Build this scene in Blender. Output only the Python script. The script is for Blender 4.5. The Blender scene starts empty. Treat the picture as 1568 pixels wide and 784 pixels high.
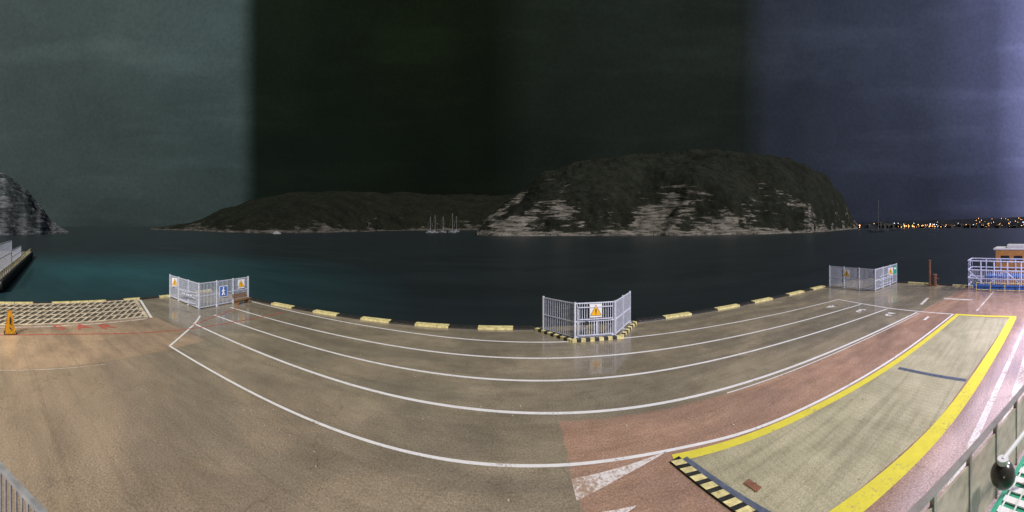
import bpy, bmesh, math, random
from mathutils import Vector, noise, Matrix
random.seed(7)
S=bpy.context.scene
S.view_settings.view_transform='Standard'
S.view_settings.look='None'
S.view_settings.exposure=0

# ---------------------------------------------------------------- helpers
def new_mat(name):
    m=bpy.data.materials.new(name); m.use_nodes=True
    nt=m.node_tree; nt.nodes.clear()
    o=nt.nodes.new('ShaderNodeOutputMaterial'); b=nt.nodes.new('ShaderNodeBsdfPrincipled')
    nt.links.new(b.outputs[0],o.inputs[0])
    return m,nt,b
def N(nt,t,**k):
    n=nt.nodes.new(t)
    for a,v in k.items(): setattr(n,a,v)
    return n
def sock(nt,s,v):
    if hasattr(v,'is_linked') or hasattr(v,'links'): nt.links.new(v,s)
    else: s.default_value=v
def math_(nt,op,a,b=0.0,c=None,clamp=False):
    n=N(nt,'ShaderNodeMath',operation=op); n.use_clamp=clamp
    sock(nt,n.inputs[0],a); sock(nt,n.inputs[1],b)
    if c is not None: sock(nt,n.inputs[2],c)
    return n.outputs[0]
def mixc(nt,f,a,b,mode='MIX'):
    n=N(nt,'ShaderNodeMix',data_type='RGBA',blend_type=mode)
    sock(nt,n.inputs[0],f)
    for s,v in ((n.inputs[6],a),(n.inputs[7],b)):
        if isinstance(v,tuple): v=(v[0],v[1],v[2],1)
        sock(nt,s,v)
    return n.outputs[2]
def ramp(nt,f,stops):
    n=N(nt,'ShaderNodeValToRGB'); cr=n.color_ramp
    while len(cr.elements)<len(stops): cr.elements.new(.5)
    for e,(p,c) in zip(cr.elements,stops):
        e.position=p
        if not isinstance(c,tuple): c=(c,c,c)
        e.color=(c[0],c[1],c[2],1)
    nt.links.new(f,n.inputs[0]); return n.outputs[0]
def pos(nt): return N(nt,'ShaderNodeNewGeometry').outputs['Position']
def scaled(nt,v,s,rot=(0,0,0)):
    n=N(nt,'ShaderNodeMapping'); nt.links.new(v,n.inputs[0]); n.inputs['Scale'].default_value=s
    n.inputs['Rotation'].default_value=rot
    return n.outputs[0]
def noisetex(nt,v,scale,detail=4,rough=.6,dist=0):
    n=N(nt,'ShaderNodeTexNoise'); nt.links.new(v,n.inputs['Vector'])
    n.inputs['Scale'].default_value=scale; n.inputs['Detail'].default_value=detail
    n.inputs['Roughness'].default_value=rough; n.inputs['Distortion'].default_value=dist
    return n.outputs[0]
def bump(nt,b,h,strength=.3,dist=.02):
    n=N(nt,'ShaderNodeBump'); n.inputs['Strength'].default_value=strength; n.inputs['Distance'].default_value=dist
    nt.links.new(h,n.inputs['Height']); nt.links.new(n.outputs[0],b.inputs['Normal'])
def simple(name,col,rough=.5,metal=0,var=.25,scale=3.0,bmp=0):
    m,nt,b=new_mat(name)
    n=noisetex(nt,pos(nt),scale,6,.65)
    lo=tuple(c*(1-var) for c in col); hi=tuple(min(1,c*(1+var)) for c in col)
    nt.links.new(ramp(nt,n,[(.3,lo),(.7,hi)]),b.inputs['Base Color'])
    b.inputs['Roughness'].default_value=rough; b.inputs['Metallic'].default_value=metal
    if bmp: bump(nt,b,n,bmp,.02)
    return m
def emit(name,col,s):
    m,nt,b=new_mat(name); b.inputs['Base Color'].default_value=(*col,1)
    b.inputs['Emission Color'].default_value=(*col,1); b.inputs['Emission Strength'].default_value=s
    return m
def obj(name,bm,mat=None,parent=None,smooth=False):
    me=bpy.data.meshes.new(name); bm.to_mesh(me); bm.free()
    if mat:
        for m in (mat if isinstance(mat,list) else [mat]): me.materials.append(m)
    if smooth:
        for p in me.polygons: p.use_smooth=True
    o=bpy.data.objects.new(name,me); S.collection.objects.link(o)
    if parent: o.parent=parent
    return o
def empty(name,loc=(0,0,0)):
    e=bpy.data.objects.new(name,None); S.collection.objects.link(e); e.empty_display_size=.5
    return e
def box(bm,c,s,rz=0,mi=0,rx=0,ry=0):
    M=Matrix.Translation(c)@Matrix.Rotation(rz,4,'Z')@Matrix.Rotation(ry,4,'Y')@Matrix.Rotation(rx,4,'X')@Matrix.Diagonal((*s,1))
    r=bmesh.ops.create_cube(bm,size=1,matrix=M)
    for f in {f for v in r['verts'] for f in v.link_faces}: f.material_index=mi
def tube(bm,a,b,r,seg=8,mi=0,r2=None):
    a=Vector(a); b=Vector(b); d=b-a
    M=Matrix.Translation((a+b)/2)@d.to_track_quat('Z','Y').to_matrix().to_4x4()
    q=bmesh.ops.create_cone(bm,cap_ends=True,segments=seg,radius1=r,radius2=r if r2 is None else r2,depth=d.length,matrix=M)
    for f in {f for v in q['verts'] for f in v.link_faces}: f.material_index=mi
def sheet(name,pts,z,mat,parent=None):
    bm=bmesh.new(); bm.faces.new([bm.verts.new((x,y,z)) for x,y in pts])
    bm.normal_update()
    if bm.faces[:][0].normal.z<0: bmesh.ops.reverse_faces(bm,faces=bm.faces)
    return obj(name,bm,mat,parent)
def polyline(name,pts,w,z,mat,parent=None):
    P=[Vector((x,y)) for x,y in pts]; out=[]
    for i in range(len(P)-1):
        p0=P[max(i-1,0)];p1=P[i];p2=P[i+1];p3=P[min(i+2,len(P)-1)]
        k=6 if len(P)>2 else 1
        for j in range(k):
            t=j/k
            out.append(.5*((2*p1)+(p2-p0)*t+(2*p0-5*p1+4*p2-p3)*t*t+(3*p1-p0-3*p2+p3)*t**3))
    out.append(P[-1])
    bm=bmesh.new(); prev=None
    for i,p in enumerate(out):
        d=(out[min(i+1,len(out)-1)]-out[max(i-1,0)]).normalized(); n=Vector((-d.y,d.x))*w/2
        c=(bm.verts.new((p.x+n.x,p.y+n.y,z)),bm.verts.new((p.x-n.x,p.y-n.y,z)))
        if prev: bm.faces.new((prev[0],prev[1],c[1],c[0]))
        prev=c
    return obj(name,bm,mat,parent)

# ---------------------------------------------------------------- materials
def pavement():
    m,nt,b=new_mat('wet_pavement')
    p=pos(nt); sx=N(nt,'ShaderNodeSeparateXYZ'); nt.links.new(p,sx.inputs[0]); X,Y=sx.outputs[0],sx.outputs[1]
    big=noisetex(nt,p,.12,5,.6); med=noisetex(nt,p,.9,6,.65); fine=noisetex(nt,p,14,5,.75); grit=noisetex(nt,p,45,2,.6)
    asph=ramp(nt,med,[(.3,(.235,.200,.138)),(.7,(.305,.262,.185))])
    red=ramp(nt,med,[(.3,(.37,.220,.150)),(.7,(.47,.295,.21))])
    tan=ramp(nt,med,[(.3,(.33,.240,.160)),(.7,(.43,.32,.215))])
    wob=math_(nt,'MULTIPLY',math_(nt,'SUBTRACT',med,.5),.5)
    a=math_(nt,'MULTIPLY',math_(nt,'SUBTRACT',math_(nt,'ADD',X,wob),1.75),12,clamp=True)
    lim=math_(nt,'SUBTRACT',13.0,math_(nt,'MULTIPLY',X,.105))
    c=math_(nt,'MULTIPLY',math_(nt,'SUBTRACT',lim,math_(nt,'ADD',Y,wob)),5,clamp=True)
    rm=math_(nt,'MULTIPLY',a,c)
    fade=math_(nt,'ADD',.6,math_(nt,'MULTIPLY',big,.5),clamp=True)
    col=mixc(nt,math_(nt,'MULTIPLY',rm,fade),asph,red)
    pk=math_(nt,'MULTIPLY',math_(nt,'SUBTRACT',math_(nt,'SUBTRACT',5.4,math_(nt,'MULTIPLY',X,.15)),Y),1.2,clamp=True)
    pk=math_(nt,'MULTIPLY',pk,math_(nt,'MULTIPLY',math_(nt,'SUBTRACT',X,3),.5,clamp=True))
    col=mixc(nt,math_(nt,'MULTIPLY',pk,math_(nt,'ADD',.45,math_(nt,'MULTIPLY',big,.9)),clamp=True),col,(.58,.45,.43))
    t=math_(nt,'MULTIPLY',math_(nt,'SUBTRACT',-17.3,math_(nt,'ADD',X,wob)),6,clamp=True)
    t2=math_(nt,'MULTIPLY',math_(nt,'SUBTRACT',13.5,Y),3,clamp=True)
    s1=math_(nt,'MULTIPLY',math_(nt,'SUBTRACT',16.5,math_(nt,'ADD',Y,math_(nt,'MULTIPLY',big,6))),.13,clamp=True)
    s2=math_(nt,'MULTIPLY',math_(nt,'SUBTRACT',5,X),.09,clamp=True)
    col=mixc(nt,math_(nt,'MULTIPLY',math_(nt,'MULTIPLY',s1,s2),.8),col,(.31,.24,.17))  # brown left pavement, with a warm lamp glow painted into the colour
    col=mixc(nt,math_(nt,'MULTIPLY',t,t2),col,tan)
    st=ramp(nt,noisetex(nt,scaled(nt,p,(.5,1.0,1)),.45,7,.7,.3),[(.30,.74),(.55,1.0),(.75,1.12)])
    col=mixc(nt,.85,col,st,'MULTIPLY')
    col=mixc(nt,.85,col,ramp(nt,fine,[(.3,.52),(.5,1.0),(.72,1.6)]),'MULTIPLY')
    col=mixc(nt,.65,col,ramp(nt,grit,[(.3,.45),(.7,1.5)]),'MULTIPLY')
    tr=ramp(nt,noisetex(nt,scaled(nt,p,(.03,1.6,1),(0,0,.08)),1.2,4,.6),[(.38,.86),(.5,1.0)])
    col=mixc(nt,.7,col,tr,'MULTIPLY')
    v=N(nt,'ShaderNodeTexVoronoi',feature='DISTANCE_TO_EDGE'); v.inputs['Scale'].default_value=.16
    d=N(nt,'ShaderNodeVectorMath',operation='ADD'); nt.links.new(p,d.inputs[0])
    nn=N(nt,'ShaderNodeTexNoise'); nt.links.new(p,nn.inputs[0]); nn.inputs['Scale'].default_value=.7
    vm=N(nt,'ShaderNodeVectorMath',operation='SCALE'); nt.links.new(nn.outputs[1],vm.inputs[0]); vm.inputs['Scale'].default_value=3
    nt.links.new(vm.outputs[0],d.inputs[1]); nt.links.new(d.outputs[0],v.inputs['Vector'])
    col=mixc(nt,.5,col,ramp(nt,v.outputs[0],[(0.0,.6),(.006,1.0)]),'MULTIPLY')
    pud=ramp(nt,noisetex(nt,scaled(nt,p,(.45,1,1)),.25,5,.62,.8),[(.43,0.),(.60,1.)])
    col=mixc(nt,1.0,col,mixc(nt,pud,(.80,.82,.85),(1.05,1.05,1.04)),'MULTIPLY')
    nt.links.new(col,b.inputs['Base Color'])
    nt.links.new(math_(nt,'ADD',math_(nt,'ADD',.03,math_(nt,'MULTIPLY',pud,.24)),math_(nt,'MULTIPLY',fine,.08)),b.inputs['Roughness'])
    b.inputs['Specular IOR Level'].default_value=.65
    bump(nt,b,fine,.05,.01)
    return m
def paint(name,col,wear=.42,under=(.24,.20,.14)):
    m,nt,b=new_mat(name); p=pos(nt)
    w=noisetex(nt,p,9,8,.75); w2=noisetex(nt,p,.8,3,.6)
    f=math_(nt,'ADD',math_(nt,'MULTIPLY',w,.65),math_(nt,'MULTIPLY',w2,.35))
    k=ramp(nt,f,[(wear-.04,0.0),(wear+.05,1.0)])
    c2=mixc(nt,noisetex(nt,p,2.5,5,.6),tuple(x*.7 for x in col),col)
    nt.links.new(mixc(nt,k,under,c2),b.inputs['Base Color'])
    b.inputs['Roughness'].default_value=.35
    return m
M_pave=pavement()
M_white=paint('white_paint',(.85,.85,.84),.40)
M_wornw=paint('worn_white_paint',(.82,.79,.76),.47,(.36,.25,.18))
M_yel=paint('yellow_paint',(.78,.70,.08),.39,(.34,.30,.16))
M_red=paint('red_paint',(.52,.10,.07),.42,(.33,.23,.15))
M_kyel=simple('kerb_yellow',(.62,.55,.25),.5,0,.45,4)
M_black=simple('black_rubber',(.03,.03,.028),.4,0,.5,5)
M_galv=simple('galvanised_steel',(.60,.64,.74),.4,.1,.25,6)
M_steel=simple('steel_blue_grey',(.16,.19,.25),.4,.4,.3,6)
M_stone=simple('quay_wall_stone',(.16,.15,.12),.7,0,.4,1.2,.4)
M_rust=simple('rusty_steel',(.20,.09,.05),.7,0,.4,7,.3)
M_wood=simple('bench_wood',(.20,.11,.05),.6,0,.35,8)
M_sy=simple('sign_yellow',(.85,.45,.02),.4,0,.08,3)
M_swhite=simple('sign_white',(.75,.75,.75),.4,0,.06,3)
M_sblue=simple('sign_blue',(.05,.16,.50),.4,0,.08,3)
M_sgreen=simple('sign_green',(.03,.35,.22),.4,0,.08,3)
M_sblack=simple('sign_black',(.015,.015,.015),.4,0,.1,3)
M_orange=simple('orange_cladding',(.65,.30,.08),.55,0,.2,2)
M_green=simple('green_floor',(.04,.36,.22),.45,0,.3,5)
M_panel=simple('parapet_panel',(.50,.42,.35),.55,0,.3,5,.2)
M_dark=simple('dark_plastic',(.05,.045,.04),.22,0,.3,4)

def conc():
    m,nt,b=new_mat('ribbed_concrete'); p=pos(nt)
    med=noisetex(nt,p,1.1,7,.7)
    col=ramp(nt,med,[(.3,(.36,.335,.21)),(.7,(.47,.44,.295))])
    w=N(nt,'ShaderNodeTexWave',bands_direction='X'); w.inputs['Scale'].default_value=1.3; w.inputs['Distortion'].default_value=2.5
    w.inputs['Detail'].default_value=4; w.inputs['Detail Scale'].default_value=2
    nt.links.new(scaled(nt,p,(1,1,1),(0,0,.12)),w.inputs[0])
    col=mixc(nt,.14,col,ramp(nt,w.outputs[1],[(0.,.65),(.5,1.05)]),'MULTIPLY')
    col=mixc(nt,.85,col,ramp(nt,noisetex(nt,p,18,4,.75),[(.3,.55),(.7,1.4)]),'MULTIPLY')
    col=mixc(nt,.7,col,ramp(nt,noisetex(nt,scaled(nt,p,(.12,2.2,1),(0,0,.13)),1.4,4,.6),[(.35,.72),(.52,1.0)]),'MULTIPLY')
    col=mixc(nt,.7,col,ramp(nt,noisetex(nt,p,.4,5,.6),[(.35,.78),(.6,1.05)]),'MULTIPLY')
    nt.links.new(col,b.inputs['Base Color']); b.inputs['Roughness'].default_value=.34
    bump(nt,b,w.outputs[1],.15,.02)
    return m
M_conc=conc()

def water():
    m,nt,b=new_mat('harbour_water'); p=pos(nt)
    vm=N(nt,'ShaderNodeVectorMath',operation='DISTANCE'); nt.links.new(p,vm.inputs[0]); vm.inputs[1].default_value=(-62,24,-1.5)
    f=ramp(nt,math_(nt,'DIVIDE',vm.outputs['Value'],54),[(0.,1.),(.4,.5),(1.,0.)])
    col=mixc(nt,f,(.0145,.0200,.0225),(.020,.080,.090))  # teal lit glow on the left painted into the water colour
    col=mixc(nt,.8,col,ramp(nt,noisetex(nt,scaled(nt,p,(.3,1,1)),.12,5,.65),[(.35,.8),(.65,1.2)]),'MULTIPLY')
    nt.links.new(col,b.inputs['Base Color'])
    b.inputs['Roughness'].default_value=.33; b.inputs['IOR'].default_value=1.33; b.inputs['Specular IOR Level'].default_value=.38
    h=noisetex(nt,scaled(nt,p,(.6,1,1)),.9,5,.6); bump(nt,b,h,.5,.15)
    return m
M_water=water()

def terrain(name,rocklo,rockhi,zscale,veg,rock,fall=.30,strand=3.0,patch=.9):
    m,nt,b=new_mat(name); p=pos(nt)
    sx=N(nt,'ShaderNodeSeparateXYZ'); nt.links.new(p,sx.inputs[0]); Z=sx.outputs[2]
    nv=noisetex(nt,scaled(nt,p,(.022,.022,.20)),1.0,9,.74,.8)
    big=noisetex(nt,scaled(nt,p,(1,1,1.6)),.016,5,.62)
    zf=math_(nt,'DIVIDE',Z,zscale)
    like=math_(nt,'SUBTRACT',math_(nt,'ADD',nv,math_(nt,'MULTIPLY',math_(nt,'SUBTRACT',big,.5),patch)),math_(nt,'MULTIPLY',zf,fall))
    shore=math_(nt,'MULTIPLY',math_(nt,'SUBTRACT',1.0,math_(nt,'DIVIDE',Z,strand)),.16,clamp=True)
    k=ramp(nt,math_(nt,'ADD',like,shore),[(rocklo,0.),(rockhi,1.)])
    vg=noisetex(nt,p,.16,8,.78)
    vegc=ramp(nt,vg,[(.34,tuple(c*.45 for c in veg)),(.5,veg),(.68,tuple(c*1.8 for c in veg))])
    vegc=mixc(nt,1.0,vegc,ramp(nt,noisetex(nt,p,.03,4,.6),[(.35,.7),(.65,1.3)]),'MULTIPLY')
    rk=noisetex(nt,scaled(nt,p,(.07,.07,.5)),1,7,.75)
    rc=ramp(nt,rk,[(.40,tuple(c*.12 for c in rock)),(.52,tuple(c*.55 for c in rock)),(.68,rock)])
    nt.links.new(mixc(nt,k,vegc,rc),b.inputs['Base Color'])
    b.inputs['Roughness'].default_value=.95; b.inputs['Specular IOR Level'].default_value=.1
    bump(nt,b,vg,.6,3)
    return m
M_hill=terrain('limestone_headland',.475,.515,60,(.0115,.0135,.0088),(.25,.232,.20),.22,3.5,1.15)
M_hill2=terrain('far_hillside',.50,.56,40,(.0078,.0094,.0052),(.13,.12,.10),.3)
M_cliff=terrain('left_cliff',.38,.50,110,(.045,.058,.058),(.27,.29,.30),.12)
M_town=terrain('town_hill',.60,.70,40,(.011,.014,.021),(.06,.06,.07))

# ---------------------------------------------------------------- world
w=bpy.data.worlds.new('World'); S.world=w; w.use_nodes=True
nt=w.node_tree; nt.nodes.clear()
out=N(nt,'ShaderNodeOutputWorld'); tc=N(nt,'ShaderNodeTexCoord')
sx=N(nt,'ShaderNodeSeparateXYZ'); nt.links.new(tc.outputs['Generated'],sx.inputs[0])
az=math_(nt,'ARCTAN2',sx.outputs[0],sx.outputs[1])
nz=noisetex(nt,tc.outputs['Generated'],2.2,4,.6)
azn=math_(nt,'ADD',math_(nt,'DIVIDE',az,math.pi),.5)
colr=ramp(nt,azn,[(0.,(.052,.070,.066)),(.24,(.042,.062,.060)),(.256,(.0065,.0105,.006)),(.40,(.0045,.0070,.0030)),(.48,(.0045,.0070,.0030)),(.52,(.0095,.0130,.0088)),
                  (.72,(.012,.0155,.013)),(.745,(.025,.030,.043)),(.90,(.040,.046,.078)),(.96,(.066,.073,.14)),(1.,(.19,.20,.40))])
colr=mixc(nt,1.0,colr,ramp(nt,nz,[(.3,.75),(.7,1.25)]),'MULTIPLY')
gr=noisetex(nt,tc.outputs['Generated'],110,2,.7)
colr=mixc(nt,.5,colr,ramp(nt,gr,[(.3,.8),(.7,1.2)]),'MULTIPLY')
cl=noisetex(nt,scaled(nt,tc.outputs['Generated'],(1,1,6)),2.4,5,.55)
colr=mixc(nt,.6,colr,ramp(nt,cl,[(.5,1.0),(.78,1.7)]),'MULTIPLY')
elev=ramp(nt,sx.outputs[2],[(0.,.58),(.20,.78),(.5,1.1),(.8,1.1)])
colr=mixc(nt,1.0,colr,elev,'MULTIPLY')
bg=N(nt,'ShaderNodeBackground'); nt.links.new(colr,bg.inputs[0]); bg.inputs[1].default_value=1
sky=N(nt,'ShaderNodeTexSky',sky_type='NISHITA'); sky.sun_disc=False
sky.sun_elevation=math.radians(45); sky.sun_rotation=math.radians(145)
bg2=N(nt,'ShaderNodeBackground'); nt.links.new(sky.outputs[0],bg2.inputs[0]); bg2.inputs[1].default_value=.0004
ad=N(nt,'ShaderNodeAddShader'); nt.links.new(bg.outputs[0],ad.inputs[0]); nt.links.new(bg2.outputs[0],ad.inputs[1])
nt.links.new(ad.outputs[0],out.inputs[0])

l=bpy.data.lights.new('floodlight_standin','SUN'); l.energy=3.7; l.angle=math.radians(6); l.color=(1,.94,.86)  # directional lamp added in place of the unseen quay floodlights
o=bpy.data.objects.new('floodlight_standin',l); S.collection.objects.link(o)
d=Vector((-.46,.66,-.82)); o.rotation_euler=d.to_track_quat('-Z','Y').to_euler()

# ---------------------------------------------------------------- water + quay
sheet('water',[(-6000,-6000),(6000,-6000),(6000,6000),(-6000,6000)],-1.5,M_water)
bm=bmesh.new()
Q=[(-33.2,-45),(40.9,-45),(40.9,25.0),(-30.4,24.5),(-31.0,15.2),(-33.0,1.3)]
top=[bm.verts.new((x,y,0)) for x,y in Q]; bot=[bm.verts.new((x,y,-6)) for x,y in Q]
f=bm.faces.new(top); f.material_index=0
for i in range(len(Q)):
    j=(i+1)%len(Q); g=bm.faces.new((top[i],bot[i],bot[j],top[j])); g.material_index=1
bmesh.ops.recalc_face_normals(bm,faces=bm.faces)
obj('quay_pavement',bm,[M_pave,M_stone])

def quayY(x): return 24.5+(x+30.4)*.5/71.3
bm=bmesh.new()
ang=math.atan2(.5,71.3)
yel=[-19.8,-15.1,-10.5,-5.9,-1.15,13.3,18.4,22.9,27.8,32.0]
edges=[-24.2]
for c in yel: edges+= [c-1.25+random.uniform(-.1,.1),c+1.25+random.uniform(-.1,.1)]
edges+=[39.8]
mi=0
for a,b in zip(edges[:-1],edges[1:]):
    if not (a>-1 and b<13):
        box(bm,((a+b)/2,quayY((a+b)/2)-.30,.06 if mi==0 else .065),(b-a-.02,.62,.12 if mi==0 else .13),ang,mi)
    else:
        for a2,b2 in ((0.12,1.6),(9.6,12.0)):
            box(bm,((a2+b2)/2,quayY(a2)-.30,.06),(b2-a2,.62,.12),ang,0)
    mi=1-mi
bmesh.ops.bevel(bm,geom=bm.edges[:],offset=.03,segments=2)
obj('quay_kerb',bm,[M_black,M_kyel])
bm=bmesh.new()
for i in range(10):
    t0=i/10; t1=(i+.96)/10
    a=Vector((-32.7,1.3-4))*(1-t0)+Vector((-30.7,15.2))*t0; b=Vector((-32.7,1.3-4))*(1-t1)+Vector((-30.7,15.2))*t1
    dd=b-a; c=(a+b)/2
    box(bm,(c.x,c.y,.08),(dd.length,.3,.16),math.atan2(dd.y,dd.x),1 if i%4 else 0)
for i in range(4):
    box(bm,(-30.5+.02*i,16.5+2.3*i-.4,.08),(.3,2.2,.16),0,1 if i%2 else 0)
obj('quay_kerb',bm,[M_black,M_kyel])
bm=bmesh.new()
for i in range(11):
    box(bm,(40.65,24.0-3*i,.08),(.3,2.9,.16),0,i%2)
obj('quay_kerb',bm,[M_black,M_kyel])

# ---------------------------------------------------------------- markings
Z=.004
polyline('lane_marking',[(-23.6,23.6),(-10,22.7),(.3,21.6),(14,20.6),(28.1,19.1)],.15,Z,M_white)
polyline('lane_marking',[(-23.0,20.5),(-10,19.8),(0,19.0),(14,17.8),(27.7,16.1)],.17,Z,M_white)
polyline('lane_marking',[(-21.9,17.7),(-10,17.0),(0,16.25),(14,15.0),(27.3,13.1)],.17,Z,M_white)
polyline('lane_marking',[(-20.9,14.9),(-6.6,13.95),(0,13.45),(8.65,12.45),(27.2,10.2)],.18,Z,M_white)
polyline('lane_marking',[(9.0,12.0),(13,11.55),(18,11.0),(27.1,9.9)],.07,Z,M_white)
polyline('lane_marking',[(-17.8,10.85),(-3.0,10.55),(1.75,10.35),(5.1,9.95),(9.2,9.05),(17.45,7.85),(27.4,7.05)],.14,Z,M_white)
polyline('stop_line_marking',[(28.25,19.2),(27.9,16),(27.55,13),(27.5,10),(27.5,6.95)],.18,.008,M_white)
polyline('stop_line_marking',[(-17.8,10.8),(-20.6,14.6),(-22.4,16.6)],.14,.008,M_white)
polyline('red_line_marking',[(-23,-2),(-22.6,5),(-20.4,12.3),(-19.3,17.5),(-18.3,22.6)],.12,.012,M_red)
polyline('red_line_marking',[(-20.6,14.4),(-22.6,21.4)],.10,.012,M_red)
polyline('apron_edge_marking',[(-17.6,-3),(-17.3,1.5),(-17.0,6.3)],.035,Z,M_wornw)

def text(name,s,x,y,size,rz,mat,z=.012):
    c=bpy.data.curves.new(name,'FONT'); c.body=s; c.size=size; c.align_x='CENTER'; c.align_y='CENTER'
    c.offset=.03
    o=bpy.data.objects.new(name,c); S.collection.objects.link(o); o.location=(x,y,z); o.rotation_euler=(0,0,rz)
    c.materials.append(mat); return o
for s,x,y in (('4',26.0,17.9),('3',26.2,14.9),('2',26.3,12.1),('1',26.3,8.8)):
    text('lane_number_marking',s,x-.6,y,1.5,math.radians(90),M_white)
for s,x,y in (('S',-24.1,5.3),('A',-23.8,7.0),('R',-23.3,8.7)):
    text('red_letter_marking',s,x,y,1.7,math.radians(98),M_red)
for pts in ([(1.75,9.75),(5.0,9.95),(3.2,9.45),(1.75,8.95)],[(1.75,8.5),(3.3,8.35),(2.6,8.1),(1.7,7.8)],
            [(33,9.5),(33.5,9.5),(33.5,6.5),(33,6.5)],[(30,11),(33,11.3),(33,11.0),(30,10.7)],[(29,5.4),(38,5.0),(38,4.85),(29,5.2)],
            [(9,2.6),(26,.9),(26,.7),(9,2.3)],[(12,1.4),(20,.7),(20,.35),(12,1.0)]):
    sheet('worn_white_marking',pts,Z,M_wornw)
# ---------------------------------------------------------------- link-span strip
L=[(5.35,9.45),(9.2,8.6),(17.45,7.35),(27.2,6.55)]
R=[(6.35,5.35),(7.1,5.1),(12.5,3.75),(27.0,2.2)]
sheet('concrete_ramp_pavement',L+R[::-1]+[(5.9,6.4)],.004,M_conc)
polyline('yellow_border_marking',[(5.0,9.55),(9.1,8.75),(17.4,7.48),(27.5,6.65)],.36,.008,M_yel)
polyline('yellow_border_marking',[(5.6,5.35),(7.1,4.80),(12.5,3.45),(20,2.55),(27.3,1.95)],.60,.008,M_yel)
polyline('yellow_border_marking',[(27.45,6.85),(27.5,1.7)],.45,.012,M_yel)
haz=empty('hazard_striped_kerb')
def skewstripes(bm,a,b,w_,z,n,share=.62):
    d=(b-a); L=d.length; d=d/L; nn=Vector((-d.y,d.x))*w_/2
    c=(a+b)/2; box(bm,(c.x,c.y,z/2),(L,w_,z),math.atan2(d.y,d.x),1)
    s=L/n
    for i in range(n):
        p0=a+d*(s*i+.01); p1=a+d*(s*(i+share)); sk=d*min(w_*.7,s*.36)
        P=[p0-nn*.96,p1-nn*.96,p1+nn*.96+sk,p0+nn*.96+sk]
        f=bm.faces.new([bm.verts.new((q.x,q.y,z+.003)) for q in P]); f.material_index=0
bm=bmesh.new()
a=Vector((5.0,9.45)); b=Vector((5.95,5.2)); th=math.atan2((b-a).y,(b-a).x)+math.pi/2
skewstripes(bm,a,b,.36,.06,10)
obj('stripes',bm,[M_kyel,M_black],haz)
bm=bmesh.new(); a2=a+Vector((.32,-.1)); b2=b+Vector((.32,-.1)); c=(a2+b2)/2
box(bm,(c.x,c.y,.02),(.18,(b2-a2).length,.04),th)
obj('steel_edge',bm,M_steel,haz)
bm=bmesh.new()
box(bm,(6.35,7.25,.012),(.22,.5,.02),.2,0)
for i in range(6): box(bm,(6.35,7.05+.08*i,.026),(.20,.03,.012),.2,0)
obj('drain_grate',bm,M_rust)
bm=bmesh.new(); box(bm,(16.0,5.25,.011),(.28,3.7,.006),-.08)
box(bm,(16.0,5.25,.018),(.05,3.7,.012),-.08)
obj('steel_expansion_joint',bm,M_steel)

# ---------------------------------------------------------------- fences
def sign(parent,c,face,kind,size=.55,z=1.75):
    f=Vector((face[0],face[1],0)).normalized(); r=Vector((-f.y,f.x,0))
    ang=math.atan2(r.y,r.x); base=Vector((c[0],c[1],z))+f*.06
    bm=bmesh.new(); s=size
    if kind=='warning':
        box(bm,base,(s*1.35,.02,s*1.45),ang,0)
        P=[(-s*.64,-s*.55),(s*.64,-s*.55),(0,s*.64)]
        vs=[bm.verts.new(base+r*x+Vector((0,0,y))+f*.014) for x,y in P]; g=bm.faces.new(vs); g.material_index=2
        P=[(-s*.56,-s*.50),(s*.56,-s*.50),(0,s*.54)]
        vs=[bm.verts.new(base+r*x+Vector((0,0,y))+f*.018) for x,y in P]; g=bm.faces.new(vs); g.material_index=1
        box(bm,base+f*.022,(.06*s/.5,.006,s*.42),ang,2)
        box(bm,base+f*.022+Vector((0,0,-s*.34)),(.07*s/.5,.006,.06),ang,2)
        mats=[M_swhite,M_sy,M_sblack]
    elif kind=='blue':
        box(bm,base,(s*1.5,.02,s*1.7),ang,0)
        box(bm,base+f*.014,(s*1.3,.008,s*1.5),ang,1)
        bmesh.ops.create_uvsphere(bm,u_segments=10,v_segments=6,radius=s*.13,matrix=Matrix.Translation(base+f*.02+Vector((0,0,s*.5))))
        for x,z0,x2,z2 in ((0,.35,0,-.05),(0,-.05,-.22,-.55),(0,-.05,.22,-.55),(0,.25,-.25,.0),(0,.25,.25,.05)):
            tube(bm,base+f*.02+r*x*s+Vector((0,0,z0*s)),base+f*.02+r*x2*s+Vector((0,0,z2*s)),.045*s/.5,6,0)
        mats=[M_swhite,M_sblue]
    else:
        box(bm,base,(s,.02,s*1.8),ang,1); box(bm,base+f*.014+Vector((0,0,s*.3)),(s*.6,.008,s*.4),ang,0)
        mats=[M_swhite,M_sgreen]
    obj(kind+'_sign',bm,mats,parent)
def fence(pts,h=2.35):
    e=empty('security_fence'); bm=bmesh.new(); bp=bmesh.new()
    for (x0,y0),(x1,y1) in zip(pts[:-1],pts[1:]):
        a=Vector((x0,y0,0)); b=Vector((x1,y1,0)); L=(b-a).length; u=(b-a)/L; ang=math.atan2(u.y,u.x)
        np_=max(1,round(L/2.1))
        for i in range(np_+1):
            c=a+u*(L*i/np_); box(bp,(c.x,c.y,h/2+.03),(.11,.11,h+.06),ang); box(bp,(c.x,c.y,.012),(.24,.24,.02),ang)
        for z in (.14,1.15,h-.04):
            c=(a+b)/2; box(bm,(c.x,c.y,z),(L-.1,.05,.07),ang)
        k=int(L/.16)
        for i in range(1,k):
            c=a+u*(L*i/k); box(bm,(c.x,c.y,h/2+.05),(.036,.036,h-.12),ang)
    obj('bars',bm,M_galv,e); obj('posts',bp,M_galv,e)
    return e
e=fence([(-30.2,18.4),(-24.2,17.8),(-24.1,23.9)])
sign(e,(-28.9,18.25),(0.3,-1),'warning',.6); sign(e,(-24.15,22.9),(1,-.2),'warning',.6); sign(e,(-24.15,20.6),(1,-.1),'blue',.62,1.3)
bm=bmesh.new()
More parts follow.
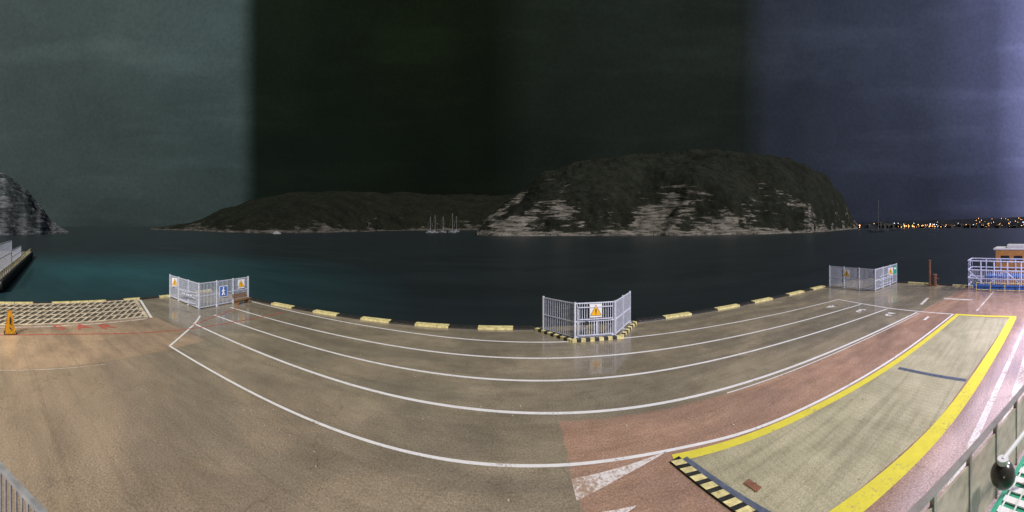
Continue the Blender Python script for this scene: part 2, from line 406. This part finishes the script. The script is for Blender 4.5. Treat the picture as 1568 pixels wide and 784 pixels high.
for i in range(5): box(bm,(-25.2-.35*i,17.62,1.1),(.25,.03,.16),0)
for z in (.4,.9,1.4): box(bm,(-26,17.74,z),(2.6,.04,.05),0)
obj('gate_rails',bm,M_galv,e)
e=fence([(2.25,23.9),(4.15,21.75),(6.9,21.65),(8.95,24.3)],2.4)
sign(e,(5.55,21.68),(-.05,-1),'warning',.62,1.85)
bm=bmesh.new(); box(bm,(4.9,21.6,1.05),(.18,.08,.22),0); tube(bm,(4.75,21.55,1.05),(5.05,21.55,1.05),.02)
obj('gate_lock',bm,M_sblack,e)
bm=bmesh.new()
for x in (4.35,5.45,5.65,6.75): box(bm,(x,21.72,1.1),(.07,.05,2.1),-.036)
for z in (.25,1.3,2.1): box(bm,(5.55,21.6,z),(2.3,.04,.06),-.036)
obj('gate_frame',bm,M_galv,e)
e=fence([(34.0,24.3),(34.2,18.0),(40.5,18.1)],2.5)
sign(e,(34.1,21.8),(-1,-.15),'warning',.62,1.75); sign(e,(38.3,18.0),(-.4,-1),'warning',.65,1.75); sign(e,(39.7,18.0),(-.4,-1),'green',.6,1.8)
bm=bmesh.new()
for z in (.5,1.0,1.5): box(bm,(37,17.94,z),(3.6,.04,.05),0)
for x in (35.6,37.4,38.8): box(bm,(x,17.93,1.0),(.06,.05,1.7),0)
obj('gate_rails',bm,M_galv,e)

bm=bmesh.new()
K=[(1.75,23.95),(3.85,21.25),(7.15,21.15),(9.45,24.2)]
for (x0,y0),(x1,y1) in zip(K[:-1],K[1:]):
    a=Vector((x0,y0)); b=Vector((x1,y1)); L=(b-a).length; n=int(L/.3); ang=math.atan2(*(b-a).yx)
    for i in range(n):
        c=a.lerp(b,(i+.5)/n); box(bm,(c.x,c.y,.09),(L/n-.004,.26,.18),ang,i%2)
obj('hazard_striped_kerb',bm,[M_kyel,M_black])

b_=empty('park_bench'); bm=bmesh.new()
for i in range(4): box(bm,(-23.45+.13*i,22.3,.47),(.11,1.9,.05))
obj('seat',bm,M_wood,b_); bm=bmesh.new()
for i in range(3): box(bm,(-23.62-.03*i,22.3,.62+.14*i),(.04,1.9,.11))
obj('backrest',bm,M_wood,b_); bm=bmesh.new()
for y in (21.6,23.0): box(bm,(-23.25,y,.22),(.45,.08,.44)); box(bm,(-23.62,y,.45),(.06,.06,.9))
obj('legs',bm,M_wood,b_)

a_=empty('warning_board'); bm=bmesh.new()
cx,cy=-23.3,1.6
for sgn in (-1,1):
    P=[(cx+sgn*.35,cy-.38,.05),(cx+sgn*.35,cy+.38,.05),(cx+sgn*.03,cy+.12,1.6),(cx+sgn*.03,cy-.12,1.6)]
    q=[bm.verts.new(v) for v in P]; bm.faces.new(q)
bmesh.ops.solidify(bm,geom=bm.faces[:],thickness=.04)
obj('boards',bm,M_sy,a_); bm=bmesh.new()
box(bm,(cx+.25,cy,.95),(.02,.10,.5),0,0,0,-.18); box(bm,(cx+.36,cy,.45),(.02,.11,.12),0,0,0,-.18); box(bm,(cx,cy,.03),(.8,.85,.05))
obj('exclamation_mark',bm,M_sblack,a_)

bm=bmesh.new(); x,y=40.0,13.3
tube(bm,(x,y,0),(x,y,3.1),.14,12); tube(bm,(x,y,3.1),(x,y,3.2),.2,12); box(bm,(x,y,.03),(.6,.6,.06))
tube(bm,(x,y,1.4),(x+.02,y,1.9),.17,12)
obj('rusty_mooring_post',bm,M_rust)
bm=bmesh.new(); y=12.6
tube(bm,(x,y,0),(x,y,1.3),.22,12); tube(bm,(x,y,1.3),(x,y,1.45),.3,12); box(bm,(x,y,.04),(.7,.7,.08)); tube(bm,(x,y-.5,.9),(x,y+.4,.9),.07,8)
obj('mooring_bollard',bm,M_rust)

g_=empty('steel_grid_ramp'); gm=simple('grid_bars',(.50,.44,.32),.5,0,.45,1.2); gd=simple('grid_bed',(.08,.072,.058),.6,0,.5,2)
Qc=[Vector((-25.3,-2)),Vector((-24.4,12.6)),Vector((-30.8,14.6)),Vector((-32.3,-2))]
sheet('bed',[tuple(q) for q in Qc],.006,gd,g_)
def gp(u,v): 
    return Qc[0].lerp(Qc[3],v).lerp(Qc[1].lerp(Qc[2],v),u)
bm=bmesh.new()
def strip(p,q,w_,h_):
    dd=q-p; c=(p+q)/2; box(bm,(c.x,c.y,h_/2+.01),(dd.length,w_,h_),math.atan2(dd.y,dd.x))
for i in range(-4,26):
    u0=i/24; u1=u0+.22
    v0,v1=.02,.98
    if u0<0: v0=.02+.96*(-u0/.22); u0=0
    if u1>1: v1=.98-.96*((u1-1)/.22); u1=1
    if v1>v0+.05: strip(gp(u0,v0),gp(u1,v1),.16,.05)
for i in range(6):
    v=.02+.96*i/5; strip(gp(0,v),gp(1,v),.20 if i in(0,5) else .10,.06)
strip(gp(1,0),gp(1,1),.25,.07)
obj('bars',bm,gm,g_)
polyline('ramp_edge_marking',[(-24.1,12.9),(-30.4,15.0)],.22,Z,M_white)
polyline('ramp_edge_marking',[(-24.9,-2),(-24.0,12.4)],.14,Z,M_wornw)

# ---------------------------------------------------------------- neighbour pier on left
pr=empty('neighbouring_pier'); bm=bmesh.new()
A=Vector((-44.5,1.6)); B=Vector((-97,13.2)); u=(B-A).normalized(); nrm=Vector((u.y,-u.x))
if nrm.y>0: nrm=-nrm
c=(A+B)/2+nrm*5; box(bm,(c.x,c.y,-2.6),((B-A).length,10,5.2),math.atan2(u.y,u.x))
obj('deck',bm,M_stone,pr)
bm=bmesh.new()
for i in range(26):
    p=A+u*(1+2.0*i)-nrm*.18
    M=Matrix.Translation((p.x,p.y,-.55))@Matrix.Rotation(math.atan2(u.y,u.x),4,'Z')@Matrix.Rotation(math.pi/2,4,'X')
    R1,R2=.62,.24; rings=[]
    for a in range(14):
        al=2*math.pi*a/14; ring=[]
        for k in range(7):
            be=2*math.pi*k/7; ring.append(bm.verts.new(M@Vector(((R1+R2*math.cos(be))*math.cos(al),(R1+R2*math.cos(be))*math.sin(al),R2*math.sin(be)))))
        rings.append(ring)
    for a in range(14):
        for k in range(7):
            bm.faces.new((rings[a][k],rings[(a+1)%14][k],rings[(a+1)%14][(k+1)%7],rings[a][(k+1)%7]))
obj('tyre_fenders',bm,M_black,pr,True)
bm=bmesh.new()
for z in (.5,1.0): 
    a=A+nrm*.4; b=B+nrm*.4; tube(bm,(a.x,a.y,z),(b.x,b.y,z),.05,6)
for i in range(26):
    p=A+u*2.0*i+nrm*.4; tube(bm,(p.x,p.y,0),(p.x,p.y,1.0),.05,6)
obj('yellow_railing',bm,M_kyel,pr)
bm=bmesh.new()
for off,z1,s0,s1 in ((1.5,4.6,0,22),(1.5,2.6,22,38)):
    k=int((s1-s0)/.9)
    for i in range(k+1):
        p=A+u*(s0+(s1-s0)*i/k)+nrm*off; box(bm,(p.x,p.y,z1/2),(.07,.07,z1),0)
    for z in (.2,z1*.5,z1):
        a=A+u*s0+nrm*off; b=A+u*s1+nrm*off; tube(bm,(a.x,a.y,z),(b.x,b.y,z),.08,6)
obj('white_fence',bm,M_galv,pr)

# ---------------------------------------------------------------- right side
r_=empty('boarding_gantry'); bm=bmesh.new()
P0=Vector((39.6,8.3)); P1=Vector((38.6,-3.0)); P2=Vector((42.6,8.4)); P3=Vector((41.9,-3.0))
def railing(bm,a,b,zs,h0,h1,step,r):
    L=(b-a).length; k=max(1,int(L/step))
    for z in zs: tube(bm,(a.x,a.y,z),(b.x,b.y,z),r,6)
    for i in range(k+1):
        p=a.lerp(b,i/k); tube(bm,(p.x,p.y,h0),(p.x,p.y,h1),r,6)
railing(bm,P0,P1,(.3,1.2,2.2,3.3),0,3.3,1.5,.08)
railing(bm,P0,P1,(.35,),0,2.2,.25,.03)
railing(bm,P0,P2,(.3,1.2,2.2,3.3),0,3.3,1.3,.08)
railing(bm,P2,P3,(1.0,2.2,3.3),0,3.3,1.8,.08)
for i in range(5):
    a=P0.lerp(P1,i/5); b=P0.lerp(P1,(i+1)/5); tube(bm,(a.x,a.y,.3 if i%2 else 2.2),(b.x,b.y,2.2 if i%2 else .3),.05,6)
obj('frame',bm,simple('gantry_white',(.62,.66,.85),.4,0,.2,4),r_)
bm=bmesh.new()
box(bm,(40.6,2.0,1.5),(2.8,8.0,.12)); box(bm,(38.7,3.0,.35),(.14,9.0,.5),-.07)
obj('deck',bm,M_sblue,r_)
bm=bmesh.new(); railing(bm,Vector((38.1,7.0)),Vector((37.6,-3)),(.15,.95),0,1.0,1.6,.05)
obj('yellow_rail',bm,M_kyel,r_)
k_=empty('orange_kiosk'); bm=bmesh.new()
box(bm,(48,2.6,1.7),(4,6.2,5.0)); obj('walls',bm,M_orange,k_)
bm=bmesh.new(); box(bm,(48,2.6,4.3),(4.6,6.8,.2)); box(bm,(48.2,2.6,4.6),(2.2,3.2,.5)); obj('roof',bm,M_swhite,k_)
bm=bmesh.new()
for yy in (.8,2.6,4.4): box(bm,(45.985,yy,2.9),(.05,1.2,1.0))
box(bm,(48,5.715,2.9),(1.6,.05,1.0)); obj('windows',bm,M_sblack,k_)
bm=bmesh.new(); box(bm,(48,2.6,-1.4),(7,9,1.1)); bmesh.ops.bevel(bm,geom=bm.edges[:],offset=.2,segments=2); obj('pontoon',bm,M_stone,k_)

# ---------------------------------------------------------------- terrace of the camera building
t_=empty('terrace_balcony')
A=Vector((1.9,1.5)); C=Vector((7.2,-.37)); u=(C-A).normalized(); L=(C-A).length; ang=math.atan2(u.y,u.x); inn=Vector((u.y,-u.x))
bm=bmesh.new()
n=8
for i in range(n):
    p=A+u*(L*(i+.5)/n); box(bm,(p.x,p.y,4.25),(L/n-.05,.03,.86),ang)
obj('panels',bm,M_panel,t_)
bm=bmesh.new()
for i in range(n+1):
    p=A+u*(L*i/n); box(bm,(p.x,p.y,4.3),(.045,.06,1.05),ang)
c=(A+C)/2; box(bm,(c.x,c.y,4.81),(L,.07,.03),ang)
obj('top_rail',bm,simple('rail_metal',(.42,.38,.36),.4,.3,.2,5),t_)
fl=[tuple(A+inn*.05),tuple(C+inn*.05),tuple(C+inn*3),tuple(A+inn*3)]
sheet('floor',fl,3.8,M_green,t_)
bm=bmesh.new()
for i in range(30):
    p=A+u*(L*i/30)+inn*.34; box(bm,(p.x,p.y,3.815),(.10,.42,.02),ang)
for j in range(3):
    a=(A+C)/2+inn*(.17+.17*j); box(bm,(a.x,a.y,3.832),(L,.02,.012),ang)
obj('tile_edging',bm,M_swhite,t_)
d_=empty('dome_camera'); bm=bmesh.new()
q=Vector((4.12,.42,4.42))
bmesh.ops.create_uvsphere(bm,u_segments=24,v_segments=16,radius=.16,matrix=Matrix.Translation(q))
obj('dome',bm,M_dark,d_,True)
bm=bmesh.new(); tube(bm,q+Vector((0,0,.12)),q+Vector((0,0,.20)),.07,20); tube(bm,q+Vector((0,0,.18)),q+Vector((.7,-.33,.22)),.03,10); tube(bm,q+Vector((.7,-.33,-.62)),q+Vector((.7,-.33,.26)),.03,10)
obj('bracket',bm,M_swhite,d_)
t2=empty('terrace_railing'); bm=bmesh.new()
A=Vector((-4.6,-.35)); B=Vector((-2.2,1.05)); L=(B-A).length; u=(B-A)/L; ang=math.atan2(u.y,u.x); c=(A+B)/2
box(bm,(c.x,c.y,4.80),(L,.06,.05),ang); box(bm,(c.x,c.y,3.95),(L,.04,.04),ang)
for i in range(int(L/.10)):
    p=A+u*.10*i; box(bm,(p.x,p.y,4.35),(.02,.02,.86),ang)
obj('bars',bm,simple('dull_steel',(.34,.35,.34),.5,.2,.3,5),t2)

bm=bmesh.new()
for i in range(300):
    x=random.uniform(-22,30); y=random.uniform(5,23); s=random.uniform(.010,.032)
    M=Matrix.Translation((x,y,.016+s*.15))@Matrix.Rotation(random.uniform(0,6),4,'Z')@Matrix.Rotation(random.uniform(-.3,.3),4,'X')@Matrix.Diagonal((s*random.uniform(.8,2.4),s,s*.25,1))
    bmesh.ops.create_icosphere(bm,subdivisions=1,radius=1,matrix=M)
obj('ground_litter',bm,simple('litter_tan',(.40,.34,.25),.8,0,.8,.7))

# ---------------------------------------------------------------- distant shores
def interp(tab,a):
    for (a0,*v0),(a1,*v1) in zip(tab[:-1],tab[1:]):
        if a<=a1:
            t=max(0,(a-a0)/(a1-a0)); t=t*t*(3-2*t)*.5+t*.5
            return [p+(q-p)*t for p,q in zip(v0,v1)]
    return tab[-1][1:]
def coast(name,tab,mat,na,nr,seed,cliff=.3,rough=1.0):
    bm=bmesh.new(); a0=tab[0][0]; a1=tab[-1][0]; G=[]
    for i in range(na+1):
        a=a0+(a1-a0)*i/na; r0,H,D=interp(tab,a); row=[]
        ar=math.radians(a)
        for j in range(nr+1):
            t=(j/nr)**1.35
            r=r0+D*t
            x,y=r*math.sin(ar),r*math.cos(ar)
            ero=.06+.10*noise.fractal(Vector((x*.012+seed,y*.012,9)),1.0,2.0,4)
            te=max(0,t-max(0,ero)*.6)
            s1=min(1,te/.10); s1=s1*s1*(3-2*s1)
            s2=min(1,te/.75); s2=math.sin(s2*math.pi/2)
            cl=cliff*(.8+.9*noise.noise(Vector((x*.010+seed,y*.010,2))))
            h=H*(cl*s1+(1-cl)*s2)
            if t>.75: h*=1-.35*((t-.75)/.25)
            n1=noise.fractal(Vector((x*.009+seed,y*.009,seed)),1.0,2.0,4)
            n2=noise.fractal(Vector((x*.05+seed,y*.05,seed+4)),.8,2.1,5)
            off=noise.noise(Vector((x*.006,y*.006,seed)))*9
            q=6.0+2*noise.noise(Vector((x*.01,y*.01,7))); hh=h+off; hq=math.floor(hh/q)*q+q*min(1,((hh/q)%1)**2*1.4)-off
            mixk=.45 if H>15 else 0
            h=h*(1-mixk)+hq*mixk*min(1,te*8)+h*mixk*(1-min(1,te*8))
            h=h+(n1*.11*H+n2*2.2)*rough*min(1,te*6)*min(1,H/20)
            if te<=0: h=-2.4
            row.append(bm.verts.new((x,y,-3 if j==0 else max(h,-2.6))))
        G.append(row)
    for i in range(na):
        for j in range(nr): bm.faces.new((G[i][j],G[i+1][j],G[i+1][j+1],G[i][j+1]))
    bmesh.ops.recalc_face_normals(bm,faces=bm.faces)
    return obj(name,bm,mat,None,True)
coast('cliff_terrain',[(-100,300,84,170),(-91,305,82,170),(-87,315,78,170),(-83.5,335,60,150),(-81,355,38,120),(-78.5,385,12,90),(-76,410,0,60)],M_cliff,180,60,3.3,.22,.9)
coast('hill_terrain',[(-62,800,0,300),(-56,640,14,400),(-49,460,48,420),(-44,405,64,420),(-36,420,80,430),(-30,470,88,430),(-18,640,100,450),(-9,720,105,450),(0,760,110,450),(12,800,120,400)],M_hill2,520,60,9.1,.12,.7)
coast('headland_terrain',[(-6,335,3,60),(-3.5,305,22,170),(1,290,50,240),(6,290,84,270),(12,295,106,290),(20,298,118,300),(30,305,123,310),(38,325,124,300),(44,350,121,290),(50,420,116,270),(54,530,114,250),(56.6,720,84,220),(59.3,980,12,150)],M_hill,800,110,1.7,.24,.8)
coast('town_terrain',[(54,1500,24,400),(60,1480,28,500),(66,1450,36,500),(74,1450,42,500),(82,1420,50,500),(90,1400,56,500),(98,1400,50,500)],M_town,160,24,5.5,.25,.6)

tw=empty('distant_town'); bm=bmesh.new(); lt=bmesh.new(); lt2=bmesh.new()
for i in range(110):
    a=math.radians(random.uniform(61,96)); r=random.uniform(1400,1580); x,y=r*math.sin(a),r*math.cos(a)
    hgt=random.uniform(6,14); z0=max(0,(r-1460)*.09); wd=random.uniform(9,22)
    box(bm,(x,y,z0+hgt/2-2),(wd,wd*.8,hgt+4),a)
    bmesh.ops.create_cone(bm,cap_ends=True,segments=4,radius1=wd*.66,radius2=wd*.1,depth=3,matrix=Matrix.Translation((x,y,z0+hgt+1.5))@Matrix.Rotation(a+math.pi/4,4,'Z'))
obj('houses',bm,simple('town_walls',(.045,.04,.04),.8,0,.5,.05),tw)
def lamp(b,px_a,r,z,s): 
    a=math.radians(px_a); bmesh.ops.create_icosphere(b,subdivisions=1,radius=s,matrix=Matrix.Translation((r*math.sin(a),r*math.cos(a),z)))
for i in range(40): lamp(lt,random.gauss(69.7,2.2),1360,random.uniform(3,15),random.uniform(.6,1.6))
for i in range(28): lamp(lt,random.uniform(79,90),1350,random.uniform(8,40),random.uniform(.6,1.5))
for i in range(20): lamp(lt,random.uniform(62,90),1355,random.uniform(2,20),random.uniform(.5,1.1))
for i in range(14): lamp(lt2,random.uniform(64,90),1352,random.uniform(3,26),random.uniform(.6,1.3))
lamp(lt,59.6,960,9,1.6); lamp(lt,59.6,960,4,1.0)
obj('street_lamps_warm',lt,emit('warm_lamp',(1,.45,.14),8),tw); obj('street_lamps_white',lt2,emit('white_lamp',(.7,.85,1),7),tw)

M_hull=simple('boat_hull',(.25,.26,.28),.4,0,.3,1); M_mast=simple('mast_alloy',(.36,.36,.36),.4,0,.1,1)
def yacht(a_deg,r,mh,L=13,rz=None,mr=.16):
    e=empty('sailing_yacht'); a=math.radians(a_deg); x,y=r*math.sin(a),r*math.cos(a); rz=-a+random.uniform(-.4,.4) if rz is None else rz
    bm=bmesh.new(); M=Matrix.Translation((x,y,-1.5))@Matrix.Rotation(rz,4,'Z')
    rows=[]
    for i in range(9):
        t=i/8; wd=1.9*math.sin(math.pi*(.12+.88*t)**.8)**.7 if i<8 else .05; xx=-L/2+L*t; sh=1.3+.5*(2*t-1)**2
        rows.append([bm.verts.new(M@Vector(p)) for p in ((xx,-wd,sh),(xx,-wd*.6,-.1),(xx,wd*.6,-.1),(xx,wd,sh))])
    for p,q in zip(rows[:-1],rows[1:]):
        for k in range(4): bm.faces.new((p[k],q[k],q[(k+1)%4],p[(k+1)%4]))
    bm.faces.new(rows[0]); bmesh.ops.recalc_face_normals(bm,faces=bm.faces)
    obj('hull',bm,M_hull,e)
    bm=bmesh.new(); c=M@Vector((0,0,1.8)); box(bm,c,(L*.4,2.2,.8),rz); bmesh.ops.bevel(bm,geom=bm.edges[:],offset=.2,segments=2); obj('cabin',bm,M_hull,e)
    bm=bmesh.new(); tube(bm,M@Vector((.8,0,1)),M@Vector((.8,0,mh)),mr,8,0,mr*.7); tube(bm,M@Vector((.8,0,2.6)),M@Vector((-L*.38,0,2.6)),.14,8)
    tube(bm,M@Vector((.8,-1.2,mh*.55)),M@Vector((.8,1.2,mh*.55)),.08,6)
    for p in ((L/2,0,1.5),(-L/2,0,1.5)): tube(bm,M@Vector((.8,0,mh-.3)),M@Vector(p),.035,5)
    obj('mast_and_boom',bm,M_mast,e)
for a,r,mh in ((-14.1,430,21),(-13.3,440,24),(-11.9,450,22),(-10.3,440,26),(-9.6,500,24)): yacht(a,r,mh,10)
yacht(62.7,480,46,24,None,.42) 
for a,r,mh in ((61.6,620,11),(63.9,640,14),(65.3,680,12),(66.5,760,13)): yacht(a,r,mh,14)
e=empty('motor_boat'); bm=bmesh.new(); a=math.radians(-40.3); x,y=380*math.sin(a),380*math.cos(a)
box(bm,(x,y,-1.0),(9,3,1.2),.6); box(bm,(x,y,.1),(6,2.4,1.2),.6); box(bm,(x-.5,y,1.1),(3,2.0,.9),.6)
bmesh.ops.bevel(bm,geom=bm.edges[:],offset=.25,segments=2); obj('hull_and_cabin',bm,M_hull,e)

def mast(loc,aim,energy,col):
    fm=empty('floodlight_mast'); x,y=loc; bm=bmesh.new(); tube(bm,(x,y,0),(x,y,12),.16,12,0,.1); box(bm,(x,y+.2,12.1),(1.6,.4,.3)); obj('mast',bm,M_galv,fm)
    l=bpy.data.lights.new('lamp','AREA'); l.energy=energy; l.size=1.2; l.color=col
    o=bpy.data.objects.new('lamp',l); S.collection.objects.link(o); o.location=(x,y+.6,11.85); o.parent=fm
    o.rotation_euler=Vector(aim).to_track_quat('-Z','Y').to_euler()
mast((24,-9),(0,.55,-.85),6500,(.78,.72,1))
mast((-22,-8),(0,.75,-.7),1900,(1,.84,.62))  # unseen warm lamp added behind the camera to warm the left side

# ---------------------------------------------------------------- camera (cylindrical panorama webcam)
cd=bpy.data.cameras.new('camera'); cam=bpy.data.objects.new('camera',cd); S.collection.objects.link(cam); S.camera=cam
cam.location=(0,0,7.5); cam.rotation_euler=(math.radians(90),0,0)
cd.clip_start=.05; cd.clip_end=12000
cd.type='PANO'
F=511.7
tgt=cd if hasattr(cd,'panorama_type') else cd.cycles
tgt.panorama_type='CENTRAL_CYLINDRICAL'
tgt.central_cylindrical_range_u_min=-784/F; tgt.central_cylindrical_range_u_max=784/F
tgt.central_cylindrical_range_v_min=-438/F; tgt.central_cylindrical_range_v_max=346/F
tgt.central_cylindrical_radius=1.0
